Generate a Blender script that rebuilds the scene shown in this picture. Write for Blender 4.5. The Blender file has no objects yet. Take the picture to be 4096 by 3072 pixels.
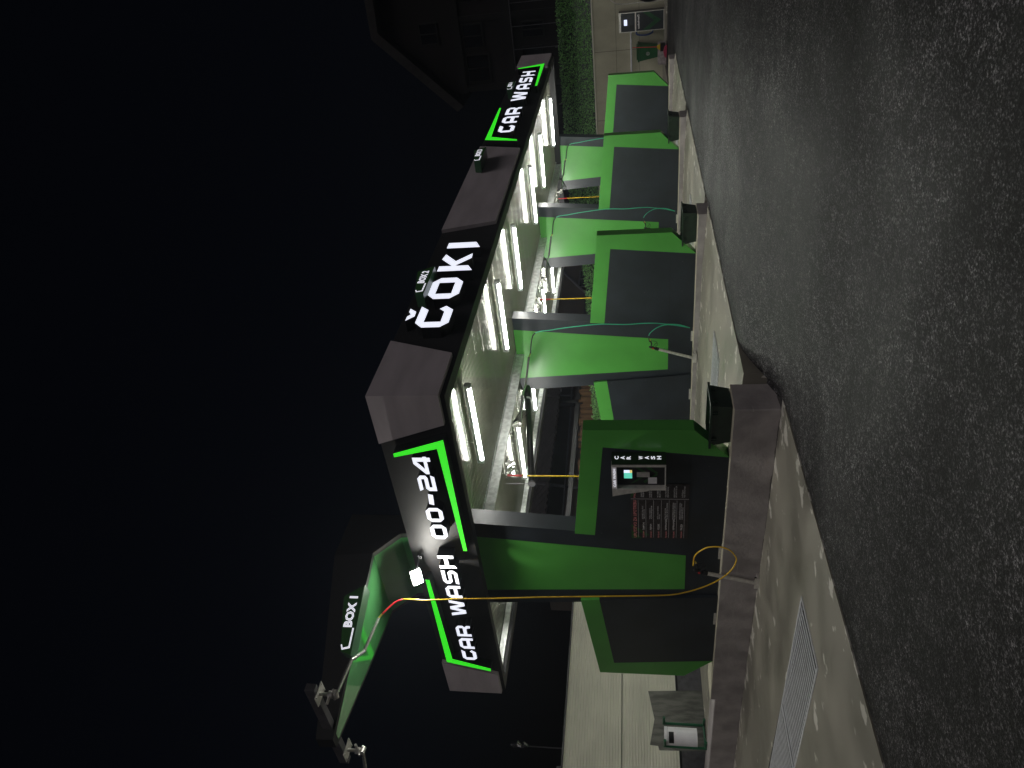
import bpy, math, random
from mathutils import Vector, Matrix, noise
from mathutils.geometry import tessellate_polygon
random.seed(7)
S = bpy.context.scene
# ------------------------------------------------------------------ camera, world, light, exposure
cd = bpy.data.cameras.new("camera"); cam = bpy.data.objects.new("camera", cd); S.collection.objects.link(cam)
cd.sensor_width = 36; cd.lens = 26.02; cd.clip_start = .05; cd.clip_end = 3000
R0 = Vector((0.123, 0.112, -0.986)).normalized()          # image right: the phone was held upright
R2 = Vector((-0.793, -0.586, -0.165)).normalized()
R1 = R2.cross(R0).normalized(); R0 = R1.cross(R2)
cam.matrix_world = Matrix((( R0.x, R1.x, R2.x, -9.098), (R0.y, R1.y, R2.y, -8.253), (R0.z, R1.z, R2.z, 1.45), (0, 0, 0, 1)))
S.camera = cam
W = bpy.data.worlds.new("World"); S.world = W; W.use_nodes = True
wn = W.node_tree; bg = wn.nodes['Background']
sky = wn.nodes.new('ShaderNodeTexSky'); sky.sky_type = 'NISHITA'; sky.sun_disc = False
sky.sun_elevation = math.radians(-2); sky.sun_rotation = math.radians(225)
tint = wn.nodes.new('ShaderNodeMixRGB'); tint.blend_type = 'MULTIPLY'; tint.inputs[0].default_value = 1; tint.inputs[2].default_value = (.45, .7, 1.5, 1)
wn.links.new(sky.outputs[0], tint.inputs[1]); wn.links.new(tint.outputs[0], bg.inputs[0]); bg.inputs[1].default_value = .006
sd = bpy.data.lights.new("street_lamp_standin", 'SUN'); street_lamp_standin = bpy.data.objects.new("street_lamp_standin", sd); S.collection.objects.link(street_lamp_standin)  # soft sun lamp added in place of several street lamps out of view
sd.energy = .5; sd.angle = math.radians(38); sd.color = (1, .93, .93)
street_lamp_standin.rotation_euler = Vector((-.37, -.40, .80)).to_track_quat('Z', 'Y').to_euler()
S.view_settings.view_transform = 'Standard'; S.view_settings.look = 'None'
S.view_settings.exposure = 0; S.view_settings.gamma = 1
S.cycles.use_denoising = True; S.cycles.max_bounces = 8; S.cycles.sample_clamp_indirect = 6
S.cycles.use_light_tree = True

# ------------------------------------------------------------------ materials
def mat(name, col, rough=.5, metal=0., var=.0, vscale=3., bump=0., bscale=40., emit=None, es=0., col2=None, lo=.35, hi=.65, stretch=None, spec=.5, bdist=.01):
    m = bpy.data.materials.new(name); m.use_nodes = True; nt = m.node_tree; p = nt.nodes['Principled BSDF']
    p.inputs['Base Color'].default_value = (*col, 1); p.inputs['Roughness'].default_value = rough
    p.inputs['Metallic'].default_value = metal; p.inputs['Specular IOR Level'].default_value = spec
    tc = nt.nodes.new('ShaderNodeTexCoord'); src = tc.outputs['Object']
    if stretch:
        mp = nt.nodes.new('ShaderNodeMapping'); mp.inputs['Scale'].default_value = stretch
        nt.links.new(src, mp.inputs[0]); src = mp.outputs[0]
    if var or col2:
        n = nt.nodes.new('ShaderNodeTexNoise'); n.inputs['Scale'].default_value = vscale; n.inputs['Detail'].default_value = 7
        nt.links.new(src, n.inputs['Vector'])
        r = nt.nodes.new('ShaderNodeValToRGB'); nt.links.new(n.outputs[0], r.inputs[0])
        r.color_ramp.elements[0].position = lo; r.color_ramp.elements[1].position = hi
        c2 = col2 or tuple(c * (1 - var) for c in col)
        r.color_ramp.elements[0].color = (*c2, 1); r.color_ramp.elements[1].color = (*(col if col2 else tuple(min(1, c * (1 + var)) for c in col)), 1)
        nt.links.new(r.outputs[0], p.inputs['Base Color'])
    if bump:
        n2 = nt.nodes.new('ShaderNodeTexNoise'); n2.inputs['Scale'].default_value = bscale; n2.inputs['Detail'].default_value = 4
        nt.links.new(src, n2.inputs['Vector'])
        b = nt.nodes.new('ShaderNodeBump'); b.inputs['Strength'].default_value = bump; b.inputs['Distance'].default_value = bdist
        nt.links.new(n2.outputs[0], b.inputs['Height']); nt.links.new(b.outputs[0], p.inputs['Normal'])
    if emit:
        p.inputs['Emission Color'].default_value = (*emit, 1); p.inputs['Emission Strength'].default_value = es
    return m
M = {}
M['panel_dark'] = mat('dark laminate', (.021, .0265, .034), .40, var=.2, vscale=1.5, bump=.05, bscale=300)
M['fascia_dark'] = mat('black composite board', (.029, .028, .030), .55, var=.15, vscale=1.2, spec=.35)
M['fascia_grey'] = mat('grey composite board', (.56, .505, .53), .6, var=.1, vscale=.8, stretch=(1, 1, 4))
M['green'] = mat('green laminate', (.088, .375, .06), .33, var=.07, vscale=1.3, bump=.03, bscale=200)
M['green_gloss'] = mat('glossy green sheet', (.09, .33, .11), .04, var=.08, vscale=1.2, spec=1.)
M['green_gloss'].node_tree.nodes['Principled BSDF'].inputs['IOR'].default_value = 1.9
M['beam'] = mat('galvanised steel', (.55, .57, .55), .4, .75, var=.25, vscale=9, bump=.1, bscale=30)
M['steel'] = mat('stainless steel', (.74, .72, .68), .3, .4, var=.12, vscale=14)
M['chrome'] = mat('chromed tube', (.62, .62, .6), .18, .75)
M['darksteel'] = mat('painted steel section', (.11, .105, .115), .45, .3, var=.2, vscale=6)
M['black'] = mat('black plastic', (.012, .012, .013), .4, var=.2, vscale=10)
M['return'] = mat('black letter return', (.006, .006, .007), .35)
M['letter'] = mat('lit acrylic letter', (.9, .9, .9), .3, emit=(.84, .87, 1.), es=.98)
M['kioskside'] = mat('dark olive panel', (.012, .02, .008), .3)
M['textjoint'] = mat('wall joint', (.12, .11, .09), .9)
M['casing'] = mat('matt black arm casing', (.012, .012, .013), .6)
M['grate'] = mat('galvanised grate', (.62, .63, .66), .4, .15, var=.1, vscale=6)
M['header'] = mat('lit brushed header', (.6, .6, .6), .3, .5, emit=(1, .93, .97), es=.10)
M['glow_green'] = mat('lit green acrylic', (.1, .8, .05), .3, emit=(.035, .82, .02), es=.85)
M['tube'] = mat('fluorescent tube', (1, 1, 1), .3, emit=(1., 1., .93), es=95.)
M['flood'] = mat('led floodlight face', (1, 1, 1), .3, emit=(1., .98, .9), es=560.)
M['curb'] = mat('cast concrete kerb', (.37, .34, .335), .8, var=.2, vscale=2.2, bump=.35, bscale=18, bdist=.02)
def kerb_marks():
    nt = M['curb'].node_tree; L = nt.links.new; p = nt.nodes['Principled BSDF']; src = p.inputs['Base Color'].links[0].from_socket
    tc = nt.nodes.new('ShaderNodeTexCoord'); sp = nt.nodes.new('ShaderNodeSeparateXYZ'); L(tc.outputs['Object'], sp.inputs[0])
    n = nt.nodes.new('ShaderNodeTexNoise'); n.inputs['Scale'].default_value = 2.5; n.inputs['Detail'].default_value = 6; L(tc.outputs['Object'], n.inputs['Vector'])
    def M_(op, a, b=None):
        k = nt.nodes.new('ShaderNodeMath'); k.operation = op
        for i, q in enumerate((a, b)):
            if q is None: continue
            if isinstance(q, (int, float)): k.inputs[i].default_value = q
            else: L(q, k.inputs[i])
        return k.outputs[0]
    zz = M_('ADD', sp.outputs['Z'], M_('MULTIPLY', n.outputs[0], .10))
    line = M_('LESS_THAN', M_('ABSOLUTE', M_('ADD', zz, .24)), .0045)
    line = M_('MULTIPLY', line, M_('GREATER_THAN', n.outputs[0], .47))
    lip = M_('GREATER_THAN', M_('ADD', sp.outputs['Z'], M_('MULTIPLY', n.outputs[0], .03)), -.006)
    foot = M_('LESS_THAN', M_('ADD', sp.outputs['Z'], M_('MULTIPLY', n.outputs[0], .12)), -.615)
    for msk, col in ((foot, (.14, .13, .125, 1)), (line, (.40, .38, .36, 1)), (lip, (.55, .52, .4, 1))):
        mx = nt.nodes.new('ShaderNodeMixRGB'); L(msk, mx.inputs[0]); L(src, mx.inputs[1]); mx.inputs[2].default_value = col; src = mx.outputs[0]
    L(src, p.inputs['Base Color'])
kerb_marks()
M['white_plastic'] = mat('white plastic', (.7, .72, .72), .4)
M['signgreen'] = mat('dark green acrylic', (.012, .035, .012), .25, emit=(.01, .03, .008), es=.35)
M['signside'] = mat('dark green sheet metal', (.03, .085, .04), .3)
M['yellow'] = mat('yellow hose rubber', (.88, .56, .03), .35)
M['ghose'] = mat('green hose rubber', (.04, .5, .28), .35)
M['red'] = mat('red rubber', (.6, .03, .04), .4)
M['tub'] = mat('dark green tub plastic', (.012, .03, .017), .4, var=.3, vscale=6)
M['turf'] = mat('plastic grass', (.42, .80, .30), .3, col2=(.20, .46, .13), vscale=5, lo=.3, hi=.7)
M['retaining'] = mat('retaining wall concrete', (.62, .60, .46), .85, col2=(.42, .40, .30), vscale=1.1, lo=.3, hi=.75, bump=.2, bscale=12, stretch=(1, 1, .6))
M['cream'] = mat('cream sheet cladding', (.84, .83, .70), .45, var=.08, vscale=.7, stretch=(1, 1, 3))
M['wood'] = mat('weathered planks', (.20, .11, .05), .8, col2=(.05, .03, .018), vscale=5, lo=.3, hi=.6, stretch=(1, 1, .12), bump=.3, bscale=20)
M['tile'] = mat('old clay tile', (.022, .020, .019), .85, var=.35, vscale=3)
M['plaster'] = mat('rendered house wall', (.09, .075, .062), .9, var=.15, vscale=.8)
M['brick'] = mat('brick house wall', (.006, .0034, .003), .9, var=.3, vscale=.6)  # near black: the house's distance from the lamps is put into the colour
M['houseconc'] = mat('house concrete', (.007, .0062, .005), .9, var=.25, vscale=.6)  # darkened in colour too, for the lack of lamp light on the house
M['glassdark'] = mat('dark window glass', (.008, .008, .01), .1)
M['binred'] = mat('pink plastic', (.5, .06, .12), .4)
M['binwhite'] = mat('worn white plastic', (.42, .38, .38), .5, var=.25, vscale=8)
M['binyellow'] = mat('yellow plastic', (.7, .5, .02), .4)
M['wheelie'] = mat('green bin plastic', (.012, .10, .03), .4, var=.2, vscale=3)
M['cangreen'] = mat('green enamel', (.01, .10, .045), .35)
M['canwhite'] = mat('white enamel', (.85, .85, .88), .45, var=.05, vscale=4)
M['sheet'] = mat('scratched sheet metal', (.17, .165, .15), .5, .5, col2=(.09, .09, .08), vscale=3, lo=.4, hi=.6, stretch=(3, 1, .7), bump=.2, bscale=60)
M['gold'] = mat('brass', (.7, .5, .1), .3, 1.)
M['screen'] = mat('lit display', (.1, .5, .4), .2, emit=(.15, .75, .55), es=.8)
M['screenw'] = mat('lit white display', (.5, .5, .7), .2, emit=(.72, .78, 1.), es=1.2)
M['screeny'] = mat('lit yellow display', (.6, .5, .2), .2, emit=(.9, .75, .25), es=.8)
M['textwhite'] = mat('white print', (.95, .95, .95), .5)
M['textgrey'] = mat('grey print', (.78, .78, .8), .5)
M['textred'] = mat('red print', (.85, .30, .30), .5)
M['lettersmall'] = mat('lit small lettering', (.9, .9, .9), .3, emit=(.9, .9, 1.), es=.75)
M['poster'] = mat('printed vinyl', (.034, .028, .029), .3, var=.35, vscale=14)
M['postergreen'] = mat('green print', (.02, .09, .02), .3)
M['blueish'] = mat('blue hose plastic', (.03, .06, .18), .4)
M['foil'] = mat('crumpled foil', (.6, .6, .6), .25, 1., bump=1., bscale=30)

def asphalt():
    m = bpy.data.materials.new('asphalt'); m.use_nodes = True; nt = m.node_tree; p = nt.nodes['Principled BSDF']; L = nt.links.new
    tc = nt.nodes.new('ShaderNodeTexCoord'); o = tc.outputs['Object']
    def N(sc, det, rough=.55):
        n = nt.nodes.new('ShaderNodeTexNoise'); n.inputs['Scale'].default_value = sc; n.inputs['Detail'].default_value = det; n.inputs['Roughness'].default_value = rough; L(o, n.inputs['Vector']); return n.outputs[0]
    def MR(src, a, b, c, d):
        k = nt.nodes.new('ShaderNodeMapRange'); L(src, k.inputs[0])
        for i_, q in enumerate((a, b, c, d)): k.inputs[i_ + 1].default_value = q
        return k.outputs[0]
    def MU(a, b, op='MULTIPLY'):
        k = nt.nodes.new('ShaderNodeMath'); k.operation = op; L(a, k.inputs[0]); L(b, k.inputs[1]); return k.outputs[0]
    grain = N(42, 4, .75); v = nt.nodes.new('ShaderNodeTexVoronoi'); v.inputs['Scale'].default_value = 72; L(o, v.inputs['Vector'])
    sp = nt.nodes.new('ShaderNodeSeparateXYZ'); L(v.outputs['Color'], sp.inputs[0])
    gr = MU(MR(grain, .40, .66, 0, 1), MR(sp.outputs[0], 0, 1, .15, 1.))
    gr = MU(gr, gr)
    r = nt.nodes.new('ShaderNodeValToRGB'); L(gr, r.inputs[0]); e = r.color_ramp.elements
    e[0].position = 0; e[0].color = (.006, .0058, .006, 1); e[1].position = .8; e[1].color = (.36, .35, .36, 1)
    k = e.new(.07); k.color = (.036, .035, .036, 1); k = e.new(.26); k.color = (.14, .136, .14, 1)
    sc_ = MU(MU(MR(N(.35, 5), .32, .68, .5, 1.5), MR(N(1.6, 8), .3, .7, .6, 1.4)), MR(N(9, 5), .35, .65, .35, 1.6))
    mx = nt.nodes.new('ShaderNodeVectorMath'); mx.operation = 'SCALE'; L(r.outputs[0], mx.inputs[0]); L(sc_, mx.inputs['Scale'])
    L(mx.outputs[0], p.inputs['Base Color'])
    L(MR(N(.6, 4), .35, .65, .46, .6), p.inputs['Roughness']); p.inputs['Specular IOR Level'].default_value = .14
    b = nt.nodes.new('ShaderNodeBump'); b.inputs['Strength'].default_value = .9; b.inputs['Distance'].default_value = .012
    L(grain, b.inputs['Height']); L(b.outputs[0], p.inputs['Normal'])
    return m
M['asphalt'] = asphalt()

def slabmat():
    m = bpy.data.materials.new('wet concrete slab'); m.use_nodes = True; nt = m.node_tree; p = nt.nodes['Principled BSDF']; L = nt.links.new
    tc = nt.nodes.new('ShaderNodeTexCoord'); o = tc.outputs['Object']
    a = nt.nodes.new('ShaderNodeTexNoise'); a.inputs['Scale'].default_value = .9; a.inputs['Detail'].default_value = 9; L(o, a.inputs['Vector'])
    r = nt.nodes.new('ShaderNodeValToRGB'); L(a.outputs[0], r.inputs[0]); e = r.color_ramp.elements
    e[0].position = .33; e[0].color = (.20, .19, .155, 1); e[1].position = .68; e[1].color = (.33, .31, .255, 1)
    mp = nt.nodes.new('ShaderNodeMapping'); mp.inputs['Scale'].default_value = (2.2, 3.2, 1); L(o, mp.inputs[0])
    s = nt.nodes.new('ShaderNodeTexNoise'); s.inputs['Scale'].default_value = 1.15; s.inputs['Detail'].default_value = 7; s.inputs['Roughness'].default_value = .5; s.inputs['Distortion'].default_value = .15; L(mp.outputs[0], s.inputs['Vector'])
    sx = nt.nodes.new('ShaderNodeSeparateXYZ'); L(o, sx.inputs[0])
    ye = nt.nodes.new('ShaderNodeMapRange'); L(sx.outputs['Y'], ye.inputs[0])
    for i_, q in enumerate((-1.2, -.5, .09, 0)): ye.inputs[i_ + 1].default_value = q
    wr = nt.nodes.new('ShaderNodeMath'); wr.operation = 'WRAP'; L(sx.outputs['X'], wr.inputs[0]); wr.inputs[1].default_value = 7.13; wr.inputs[2].default_value = 0
    xe_ = nt.nodes.new('ShaderNodeMapRange'); L(wr.outputs[0], xe_.inputs[0])
    for i_, q in enumerate((6.4, 7.08, 0, .11)): xe_.inputs[i_ + 1].default_value = q
    a1 = nt.nodes.new('ShaderNodeMath'); a1.operation = 'ADD'; L(s.outputs[0], a1.inputs[0]); L(ye.outputs[0], a1.inputs[1])
    a2 = nt.nodes.new('ShaderNodeMath'); a2.operation = 'ADD'; L(a1.outputs[0], a2.inputs[0]); L(xe_.outputs[0], a2.inputs[1])
    r2 = nt.nodes.new('ShaderNodeValToRGB'); L(a2.outputs[0], r2.inputs[0]); e2 = r2.color_ramp.elements
    e2[0].position = .66; e2[0].color = (0, 0, 0, 1); e2[1].position = .685; e2[1].color = (1, 1, 1, 1)
    mix = nt.nodes.new('ShaderNodeMixRGB'); L(r2.outputs[0], mix.inputs[0]); L(r.outputs[0], mix.inputs[1]); mix.inputs[2].default_value = (.62, .60, .53, 1)
    L(mix.outputs[0], p.inputs['Base Color'])
    r3 = nt.nodes.new('ShaderNodeMapRange'); L(a.outputs[0], r3.inputs[0]); r3.inputs[1].default_value = .35; r3.inputs[2].default_value = .6; r3.inputs[3].default_value = .32; r3.inputs[4].default_value = .7
    L(r3.outputs[0], p.inputs['Roughness'])
    f = nt.nodes.new('ShaderNodeTexNoise'); f.inputs['Scale'].default_value = 30; L(o, f.inputs['Vector'])
    b = nt.nodes.new('ShaderNodeBump'); b.inputs['Strength'].default_value = .12; b.inputs['Distance'].default_value = .01; L(f.outputs[0], b.inputs['Height']); L(b.outputs[0], p.inputs['Normal'])
    return m
M['slab'] = slabmat()

def ceilmat():
    m = bpy.data.materials.new('ribbed galvanised ceiling'); m.use_nodes = True; nt = m.node_tree; p = nt.nodes['Principled BSDF']; L = nt.links.new
    p.inputs['Base Color'].default_value = (.36, .375, .31, 1); p.inputs["Metallic"].default_value = .6; p.inputs['Specular IOR Level'].default_value = .3; p.inputs['Roughness'].default_value = .13
    tc = nt.nodes.new('ShaderNodeTexCoord'); o = tc.outputs['Object']
    w = nt.nodes.new('ShaderNodeTexWave'); w.bands_direction = 'X'; w.inputs['Scale'].default_value = 3.6; w.inputs['Distortion'].default_value = .0; L(o, w.inputs['Vector'])
    fl = nt.nodes.new('ShaderNodeMapRange'); fl.interpolation_type = 'SMOOTHSTEP'; L(w.outputs['Fac'], fl.inputs[0]); fl.inputs[1].default_value = .42; fl.inputs[2].default_value = .58
    w2 = nt.nodes.new('ShaderNodeTexWave'); w2.bands_direction = 'X'; w2.wave_profile = 'SAW'; w2.inputs['Scale'].default_value = .314; L(o, w2.inputs['Vector'])
    c = nt.nodes.new('ShaderNodeMath'); c.operation = 'GREATER_THAN'; c.inputs[1].default_value = .97; L(w2.outputs['Fac'], c.inputs[0])
    ad = nt.nodes.new('ShaderNodeMath'); ad.operation = 'MULTIPLY_ADD'; L(c.outputs[0], ad.inputs[0]); ad.inputs[1].default_value = 3.; L(fl.outputs[0], ad.inputs[2])
    b = nt.nodes.new('ShaderNodeBump'); b.inputs['Strength'].default_value = .4; b.inputs['Distance'].default_value = .002; L(ad.outputs[0], b.inputs['Height']); L(b.outputs[0], p.inputs['Normal'])
    return m
M['ceiling'] = ceilmat()

# ------------------------------------------------------------------ mesh helpers
class MB:
    def __init__(s): s.v = []; s.f = []; s.m = []
    def quad(s, pts, mi=0):
        k = len(s.v); s.v += [tuple(p) for p in pts]; s.f.append(tuple(range(k, k + len(pts)))); s.m.append(mi)
    def box(s, x0, x1, y0, y1, z0, z1, mi=0):
        k = len(s.v)
        s.v += [(x, y, z) for z in (z0, z1) for y in (y0, y1) for x in (x0, x1)]
        for f in ((0, 2, 3, 1), (4, 5, 7, 6), (0, 1, 5, 4), (2, 6, 7, 3), (0, 4, 6, 2), (1, 3, 7, 5)):
            s.f.append(tuple(k + i for i in f)); s.m.append(mi)
    def prism(s, poly, fn, d0, d1, hole=None, mi=0, mside=None, mback=None):
        """poly: 2-D points; fn(a, b, d) -> 3-D; extruded between d0 (front) and d1"""
        mside = mi if mside is None else mside; mback = mside if mback is None else mback
        loops = [poly] + ([hole] if hole else [])
        tri = tessellate_polygon([[Vector((a, b, 0)) for a, b in lp] for lp in loops])
        allp = [p for lp in loops for p in lp]
        for d, mm in ((d0, mi), (d1, mback)):
            k = len(s.v); s.v += [tuple(fn(a, b, d)) for a, b in allp]
            for t in tri: s.f.append(tuple(k + i for i in t)); s.m.append(mm)
        for lp in loops:
            n = len(lp)
            for i in range(n):
                (a, b), (c, d) = lp[i], lp[(i + 1) % n]
                s.quad([fn(a, b, d0), fn(c, d, d0), fn(c, d, d1), fn(a, b, d1)], mside)
    def tube(s, pts, r, n=8, mi=0, cap=True):
        pts = [Vector(p) for p in pts]; rr = r if isinstance(r, (list, tuple)) else [r] * len(pts)
        k0 = len(s.v); up = None
        for i, p in enumerate(pts):
            t = (pts[min(i + 1, len(pts) - 1)] - pts[max(i - 1, 0)]).normalized()
            if up is None:
                up = Vector((0, 0, 1)) if abs(t.z) < .9 else Vector((1, 0, 0))
            a = t.cross(up).normalized(); b = a.cross(t).normalized(); up = b
            for j in range(n):
                q = 2 * math.pi * j / n; s.v.append(tuple(p + a * math.cos(q) * rr[i] + b * math.sin(q) * rr[i]))
        for i in range(len(pts) - 1):
            for j in range(n):
                s.f.append((k0 + i * n + j, k0 + i * n + (j + 1) % n, k0 + (i + 1) * n + (j + 1) % n, k0 + (i + 1) * n + j)); s.m.append(mi)
        if cap:
            s.f.append(tuple(k0 + j for j in range(n))); s.m.append(mi)
            s.f.append(tuple(k0 + (len(pts) - 1) * n + j for j in range(n))); s.m.append(mi)
    def build(s, name, mats, parent=None, smooth=False, bevel=0., loc=None):
        me = bpy.data.meshes.new(name); me.from_pydata(s.v, [], s.f); me.update()
        import bmesh
        bm = bmesh.new(); bm.from_mesh(me); bmesh.ops.recalc_face_normals(bm, faces=bm.faces); bm.to_mesh(me); bm.free()
        if isinstance(mats, str): mats = [mats]
        for q in mats: me.materials.append(M[q])
        for f, i in zip(me.polygons, s.m): f.material_index = i; f.use_smooth = smooth
        o = bpy.data.objects.new(name, me); S.collection.objects.link(o)
        if parent: o.parent = parent
        if loc: o.location = loc
        if bevel:
            b = o.modifiers.new('bevel', 'BEVEL'); b.width = bevel; b.segments = 2; b.limit_method = 'ANGLE'; b.angle_limit = math.radians(40)
        if smooth:
            for f in me.polygons: f.use_smooth = True
        return o
def thing(name, label, cat, loc=(0, 0, 0), group=None):
    o = bpy.data.objects.new(name, None); o.empty_display_size = .2; S.collection.objects.link(o); o.location = loc
    o['label'] = label; o['category'] = cat
    if group: o['group'] = group
    return o
def tag(o, label, cat, group=None):
    o['label'] = label; o['category'] = cat
    if group: o['group'] = group
    return o
def struct(o): o['kind'] = 'structure'; return o
def relabel(o, label): o['label'] = label; return o
def dup(root, loc, label):
    r = root.copy(); S.collection.objects.link(r); r.location = loc; r['label'] = label
    for ch in root.children:
        c = ch.copy(); S.collection.objects.link(c); c.parent = r
        for g in ch.children:
            d = g.copy(); S.collection.objects.link(d); d.parent = c
    return r
def smoothline(pts, n=6):
    P = [Vector(p) for p in pts]; out = []
    for i in range(len(P) - 1):
        p0 = P[max(i - 1, 0)]; p1 = P[i]; p2 = P[i + 1]; p3 = P[min(i + 2, len(P) - 1)]
        for k in range(n):
            t = k / n
            out.append(.5 * ((2 * p1) + (-p0 + p2) * t + (2 * p0 - 5 * p1 + 4 * p2 - p3) * t * t + (-p0 + 3 * p1 - 3 * p2 + p3) * t ** 3))
    out.append(P[-1]); return out
def text_mesh(name, body, fn, x0, y0, w, h, material, parent, thick=.0, bold=.0, d=0.):
    """print body into the box (x0..x0+w, y0..y0+h) of a plane; fn(a, b, d) -> world"""
    cu = bpy.data.curves.new('t', 'FONT'); cu.body = body; cu.size = 1; cu.offset = bold; cu.resolution_u = 2
    ob = bpy.data.objects.new('t', cu); S.collection.objects.link(ob)
    dg = bpy.context.evaluated_depsgraph_get(); me0 = ob.evaluated_get(dg).to_mesh()
    vs = [v.co.copy() for v in me0.vertices]; fs = [tuple(p.vertices) for p in me0.polygons]
    ob.evaluated_get(dg).to_mesh_clear(); bpy.data.objects.remove(ob); bpy.data.curves.remove(cu)
    ax0 = min(v.x for v in vs); ax1 = max(v.x for v in vs); ay0 = min(v.y for v in vs); ay1 = max(v.y for v in vs)
    sx = w / max(1e-6, ax1 - ax0); sy = h / max(1e-6, ay1 - ay0)
    me = bpy.data.meshes.new(name)
    me.from_pydata([tuple(fn(x0 + (v.x - ax0) * sx, y0 + (v.y - ay0) * sy, d)) for v in vs], [], fs)
    me.materials.append(M[material]); o = bpy.data.objects.new(name, me); S.collection.objects.link(o); o.parent = parent
    return o

# ------------------------------------------------------------------ the ground
def sst(t): t = max(0, min(1, t)); return t * t * (3 - 2 * t)
def hgt(x, y):
    d = max(0, -1.2 - y)
    e = -.705 + .475 * sst((x + .25 + 1.1 * d) / (1.85 + 1.7 * d))
    e -= .05 * sst((x - 24) / 6)
    if -12 < x < 22.2 and -1.2 < y < 13.5: e -= .09
    return e
xs = [-400, -120, -40, -25] + [-18 + .25 * i for i in range(93)] + [5.5 + i for i in range(34)] + [45, 60, 120, 400]
ys = [-400, -100, -40, -20] + [-12 + .25 * i for i in range(43)] + [-1.205, -1.19] + [-1 + i for i in range(0, 16)] + [20, 40, 120, 400]
g = MB()
for y in ys:
    for x in xs: g.v.append((x, y, hgt(x, y)))
nx = len(xs)
for j in range(len(ys) - 1):
    for i in range(nx - 1):
        g.f.append((j * nx + i, j * nx + i + 1, (j + 1) * nx + i + 1, (j + 1) * nx + i)); g.m.append(0)
struct(g.build('asphalt_ground', 'asphalt', smooth=True))

BW = 7.13
# slabs: bay one is lower than the covered bays
def slab(name, x0, x1, zf, zm, zb, yb, hole, below):
    s = MB(); hx0, hx1, hy0, hy1 = hole
    ysl = [-1.2, -1.14, -.6, 0, hy0, hy1, min(9, yb), yb] if yb > hy1 else [-1.2, 0, hy0, hy1]
    def z(y):
        return zf + (zm - zf) * sst((y + 1.2) / 2.2) + (zb - zm) * sst((y - 1) / 5)
    xl = [x0, hx0, hx1, x1]
    for j in range(len(ysl) - 1):
        a, b = ysl[j], ysl[j + 1]
        for i in range(3):
            if i == 1 and a >= hy0 and b <= hy1: continue
            s.quad([(xl[i], a, z(a)), (xl[i + 1], a, z(a)), (xl[i + 1], b, z(b)), (xl[i], b, z(b))])
    s.quad([(x0, -1.2, zf), (x1, -1.2, zf), (x1, -1.2, below), (x0, -1.2, below)])
    for xe in (x0, x1): s.quad([(xe, -1.2, zf), (xe, 0, z(0)), (xe, 0, below), (xe, -1.2, below)])
    zz = z(hy0) - .25
    s.quad([(hx0, hy0, zz), (hx1, hy0, zz), (hx1, hy1, zz), (hx0, hy1, zz)], 1)  # pit faces coloured black for the shade under the grate
    for (a, b, c, d) in ((hx0, hy0, hx1, hy0), (hx1, hy0, hx1, hy1), (hx1, hy1, hx0, hy1), (hx0, hy1, hx0, hy0)):
        s.quad([(a, b, z(b)), (c, d, z(d)), (c, d, zz), (a, b, zz)], 1)
    return struct(s.build(name, ['slab', 'return'])), z
sl1, z1f = slab('wash_bay_floor', -12, -.045, -.69, -.69, -.66, 13.4, (-3.55, -2.47, .24, 5.46), -1.1)
zf = []
for k in range(3):
    x0 = k * BW + .625; x1 = (k + 1) * BW - .045
    o, zfun = slab('wash_bay_floor', x0, x1, -.215, -.125, -.11, 9.9, (k * BW + 3.0, k * BW + 4.05, .2, 5.4), -.9)
    zf.append(zfun)
# yard behind the last wall
s = MB(); s.box(21.4 + .62, 31.9, 1.2, 9.9, -.5, -.19); s.box(29.2, 31.9, -4.5, 1.19, -.5, -.22)
struct(s.build('pavement', 'slab', bevel=.01))
# kerb islands under each partition wall
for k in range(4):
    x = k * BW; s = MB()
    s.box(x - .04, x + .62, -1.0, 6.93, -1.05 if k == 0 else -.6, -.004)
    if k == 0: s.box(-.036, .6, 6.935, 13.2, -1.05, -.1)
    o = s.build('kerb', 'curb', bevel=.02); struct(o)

# ------------------------------------------------------------------ drain grates
def grate(x0, x1, y0, y1, z, label, nseg=2):
    t = thing('drain_grate', label, 'drain grate', (x0, y0, z), 'galvanised grates over the floor drains')
    w = x1 - x0; L = (y1 - y0) / nseg
    for q in range(nseg):
        f = MB(); a = q * L + .004; b = (q + 1) * L - .004; r = .045
        f.box(.0, w, a, a + r, -.04, .006); f.box(0, w, b - r, b, -.04, .006)
        f.box(0, r, a + r, b - r, -.04, .0058); f.box(w - r, w, a + r, b - r, -.04, .0058)
        n = round((b - a) / .115)
        for i in range(1, n):
            yy = a + r + (b - a - 2 * r) * i / n; f.box(r, w - r, yy - .027, yy + .027, -.004, .003)
        f.build('grate_section', 'grate', t)
    return t
grate(-3.55, -2.47, .24, 5.46, -.685, 'long steel slot grate in the lower open wash bay beside the yellow hose lance')
for k, lb in enumerate(('slot grate in the floor behind the nearest dark green tub', 'slot grate in the floor of the middle covered bay under the white name letters',
                        'slot grate in the farthest covered bay next to the last wall')):
    grate(k * BW + 3.0, k * BW + 4.05, .2, 5.4, zf[k](.3) + .008, lb)

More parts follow.
